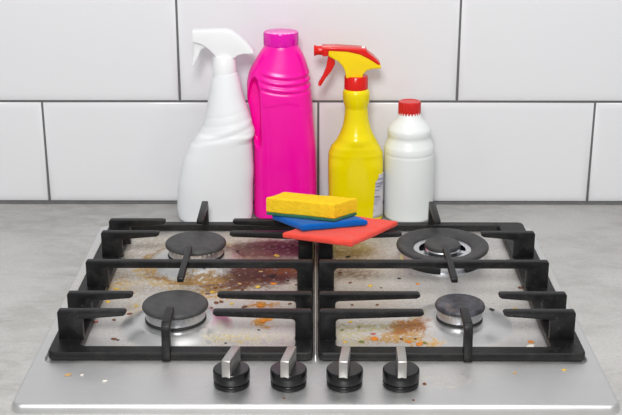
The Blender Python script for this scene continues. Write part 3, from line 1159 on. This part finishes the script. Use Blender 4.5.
ZG = 0.0514
coral = [(-0.0410, -0.2610), (0.0445, -0.2915), (0.1055, -0.2175), (0.0200, -0.1860)]
bm, cen = pad(coral, ZG, ZG + 0.0078, 0.0028, wob=0.0010, seed=3, dz=lambda x, y: 0.0)
place_pad('cleaning_cloth', bm, cen, ZG, M['coral'], 'coral red felt cleaning cloth lying lowest, directly on the pan supports', 'cloth')
Z2 = ZG + 0.0086
blue = [(-0.0560, -0.2165), (-0.0165, -0.2600), (0.0660, -0.2375), (0.0265, -0.1935)]
bm, cen = pad(blue, Z2, Z2 + 0.0085, 0.0030, wob=0.0010, seed=9)
place_pad('cleaning_cloth', bm, cen, Z2, M['blue'], 'blue felt cleaning cloth between the coral cloth and the yellow sponge', 'cloth')
Z3 = Z2 + 0.0092
yel = [(-0.0632, -0.2240), (0.0235, -0.2490), (0.0525, -0.2245), (-0.0410, -0.2020)]
cen = Vector((sum(p[0] for p in yel) / 4, sum(p[1] for p in yel) / 4, 0))
sp = thing('kitchen_sponge', 'yellow foam kitchen sponge with a dark green scouring side, on the blue cloth', 'sponge', (cen.x, cen.y, Z3))
bm, c2 = pad(yel, Z3, Z3 + 0.0040, 0.0014, wob=0.0008, seed=21)
o = place_pad('scouring_layer', bm, cen, Z3, M['scrub'], parent=sp)
o['label'] = 'dark green scouring layer underneath'
bm, c2 = pad(yel, Z3 + 0.0036, Z3 + 0.0240, 0.0024, wob=0.0010, seed=27)
o = place_pad('foam_block', bm, cen, Z3, M['foam'], parent=sp)
o['label'] = 'yellow foam block'

# ------------------------------------------------------------ food crumbs
CR = [('yellow',-0.2464,-0.3520,0.0018),('yellow',-0.2431,-0.3133,0.0020),('yellow',-0.2113,-0.3633,0.0015),('brown',-0.2155,-0.3858,0.0020),('brown',-0.2309,-0.4023,0.0015),('brown',-0.2227,-0.4518,0.0018),('black',-0.2179,-0.4543,0.0010),('red',-0.2506,-0.4078,0.0015),('tan',-0.2407,-0.2978,0.0015),
      ('black',-0.0536,-0.2716,0.0025),('black',-0.0344,-0.2875,0.0013),('orange',-0.0515,-0.2970,0.0022),('brown',-0.0236,-0.3000,0.0013),('yellow',-0.0708,-0.3064,0.0020),('black',-0.1035,-0.2010,0.0020),('black',-0.0319,-0.1646,0.0015),('yellow',-0.0508,-0.2043,0.0022),('brown',-0.0572,-0.1720,0.0013),('brown',-0.0850,-0.2940,0.0020),('brown',-0.0799,-0.2750,0.0020),('brown',-0.0694,-0.2845,0.0020),('tan',-0.0693,-0.2587,0.0015),('brown',-0.0887,-0.3156,0.0015),('brown',-0.0605,-0.2554,0.0015),('brown',-0.1066,-0.3218,0.0020),('brown',-0.0454,-0.2520,0.0015),('tan',-0.0935,-0.2972,0.0015),('brown',-0.0760,-0.2521,0.0015),
      ('orange',-0.0646,-0.3627,0.0022),('orange',-0.0604,-0.4042,0.0025),('orange',-0.0525,-0.4015,0.0015),('black',-0.0639,-0.4281,0.0010),('black',-0.0987,-0.4612,0.0010),('brown',-0.1209,-0.3826,0.0013),('brown',-0.1173,-0.3543,0.0022),('brown',-0.1116,-0.3514,0.0020),('yellow',-0.0993,-0.3571,0.0015),('brown',-0.0833,-0.3656,0.0020),('brown',-0.0304,-0.3568,0.0015),('brown',-0.1304,-0.3279,0.0015),('yellow',-0.1248,-0.3219,0.0020),('brown',-0.1151,-0.3066,0.0020),('brown',-0.1222,-0.3097,0.0018),
      ('black',0.2055,-0.3756,0.0023),('white',0.2347,-0.4680,0.0030),('orange',0.2369,-0.4573,0.0020),('yellow',0.2334,-0.3699,0.0015),('brown',0.2500,-0.3080,0.0020),('orange',0.0649,-0.4505,0.0027),('red',0.0644,-0.4378,0.0015),('brown',0.0426,-0.2934,0.0015),('black',0.0424,-0.2074,0.0020),('yellow',0.0670,-0.3027,0.0018),('black',0.1040,-0.2793,0.0013),('orange',0.1254,-0.2962,0.0015),('brown',0.0802,-0.3088,0.0010),('brown',0.0308,-0.2615,0.0015),('green',0.0299,-0.4277,0.0013),('green',0.0493,-0.4197,0.0010),('yellow',0.0395,-0.4065,0.0015),('green',0.0502,-0.4581,0.0018),('brown',0.0949,-0.4504,0.0013),('green',0.1196,-0.4603,0.0015),('orange',0.1139,-0.4628,0.0025),('orange',0.1021,-0.4579,0.0020),('brown',0.0432,-0.3594,0.0013),('brown',0.0728,-0.3592,0.0013),('yellow',0.0325,-0.4582,0.0015),('black',-0.1394,-0.2688,0.0010),('black',0.1105,-0.4503,0.0010),
      ('tan',-0.2557,-0.5400,0.0020),('white',-0.2150,-0.5529,0.0015),('white',-0.2411,-0.5399,0.0010),('brown',0.1108,-0.5580,0.0015),('brown',-0.0314,-0.5879,0.0010),('brown',0.0969,-0.5914,0.0010),('yellow',0.2590,-0.5266,0.0013),('tan',0.2066,-0.5335,0.0013)]
CC = {'yellow': (0.72, 0.46, 0.06), 'brown': (0.16, 0.055, 0.02), 'black': (0.02, 0.015, 0.012), 'red': (0.45, 0.07, 0.04), 'tan': (0.55, 0.34, 0.14),
      'orange': (0.72, 0.22, 0.01), 'white': (0.80, 0.76, 0.68), 'green': (0.16, 0.19, 0.05)}
CN = {'yellow': 'yellow', 'brown': 'dark brown burnt', 'black': 'charred black', 'red': 'reddish', 'tan': 'tan', 'orange': 'bright orange', 'white': 'pale white', 'green': 'dull green herb'}
for k_, v_ in CC.items():
    M['crumb_' + k_] = plain('crumb_' + k_, v_, 0.6, var=0.25, scale=500, bump=0.2)


def zone(x, y):
    if y < -0.52:
        return 'on the front control panel'
    if x < -0.19:
        return 'beside the left posts of the left pan support'
    if x < 0 and y > -0.215:
        return 'in the purple spill seen above the left crossbar'
    if x < 0 and y > -0.30:
        return 'in the burnt brown spill seen just below the left crossbar'
    if x < 0 and y > -0.335:
        return 'on the brown smear between the two left burners'
    if x < 0:
        return 'right of the front left burner'
    if x > 0.19:
        return 'right of the small front right burner'
    if y > -0.335:
        return 'left of the large wok burner'
    return 'in the spill left of the small front burner'


rc = random.Random(11)
CMESH = {}
from collections import Counter
cnt = Counter((k_, zone(x, y)) for k_, x, y, r in CR)
for i, (col, x, y, r) in enumerate(CR):
    y -= 0.0055
    key = (col, rc.randrange(3))
    if key not in CMESH:
        bm = bmesh.new()
        bmesh.ops.create_icosphere(bm, subdivisions=2, radius=1)
        for v in bm.verts:
            k_ = 1 + 0.55 * noise.noise(v.co * 1.3 + Vector((i * 3.1, 0, 0)))
            v.co = Vector((v.co.x * k_ * 1.25, v.co.y * k_, max(-0.5, v.co.z * k_ * 0.6) + 0.5))
        me = bpy.data.meshes.new('food_crumb')
        bm.to_mesh(me)
        bm.free()
        me.materials.append(M['crumb_' + col])
        me.polygons.foreach_set('use_smooth', [True] * len(me.polygons))
        CMESH[key] = me
    o = bpy.data.objects.new('food_crumb', CMESH[key])
    COL.objects.link(o)
    o.location = (x, y, plate_z(x, y) - 0.0001)
    o.scale = (r * 1.5, r * 1.4, r * (0.5 if r >= 0.002 else 0.65))
    o.rotation_euler.z = rc.uniform(0, 6.28)
    z_ = zone(x, y)
    g = '%s crumbs %s' % (CN[col], z_)
    tag(o, '%s food crumb %s' % (CN[col], z_), 'crumb', g if cnt[(col, z_)] > 1 else None)
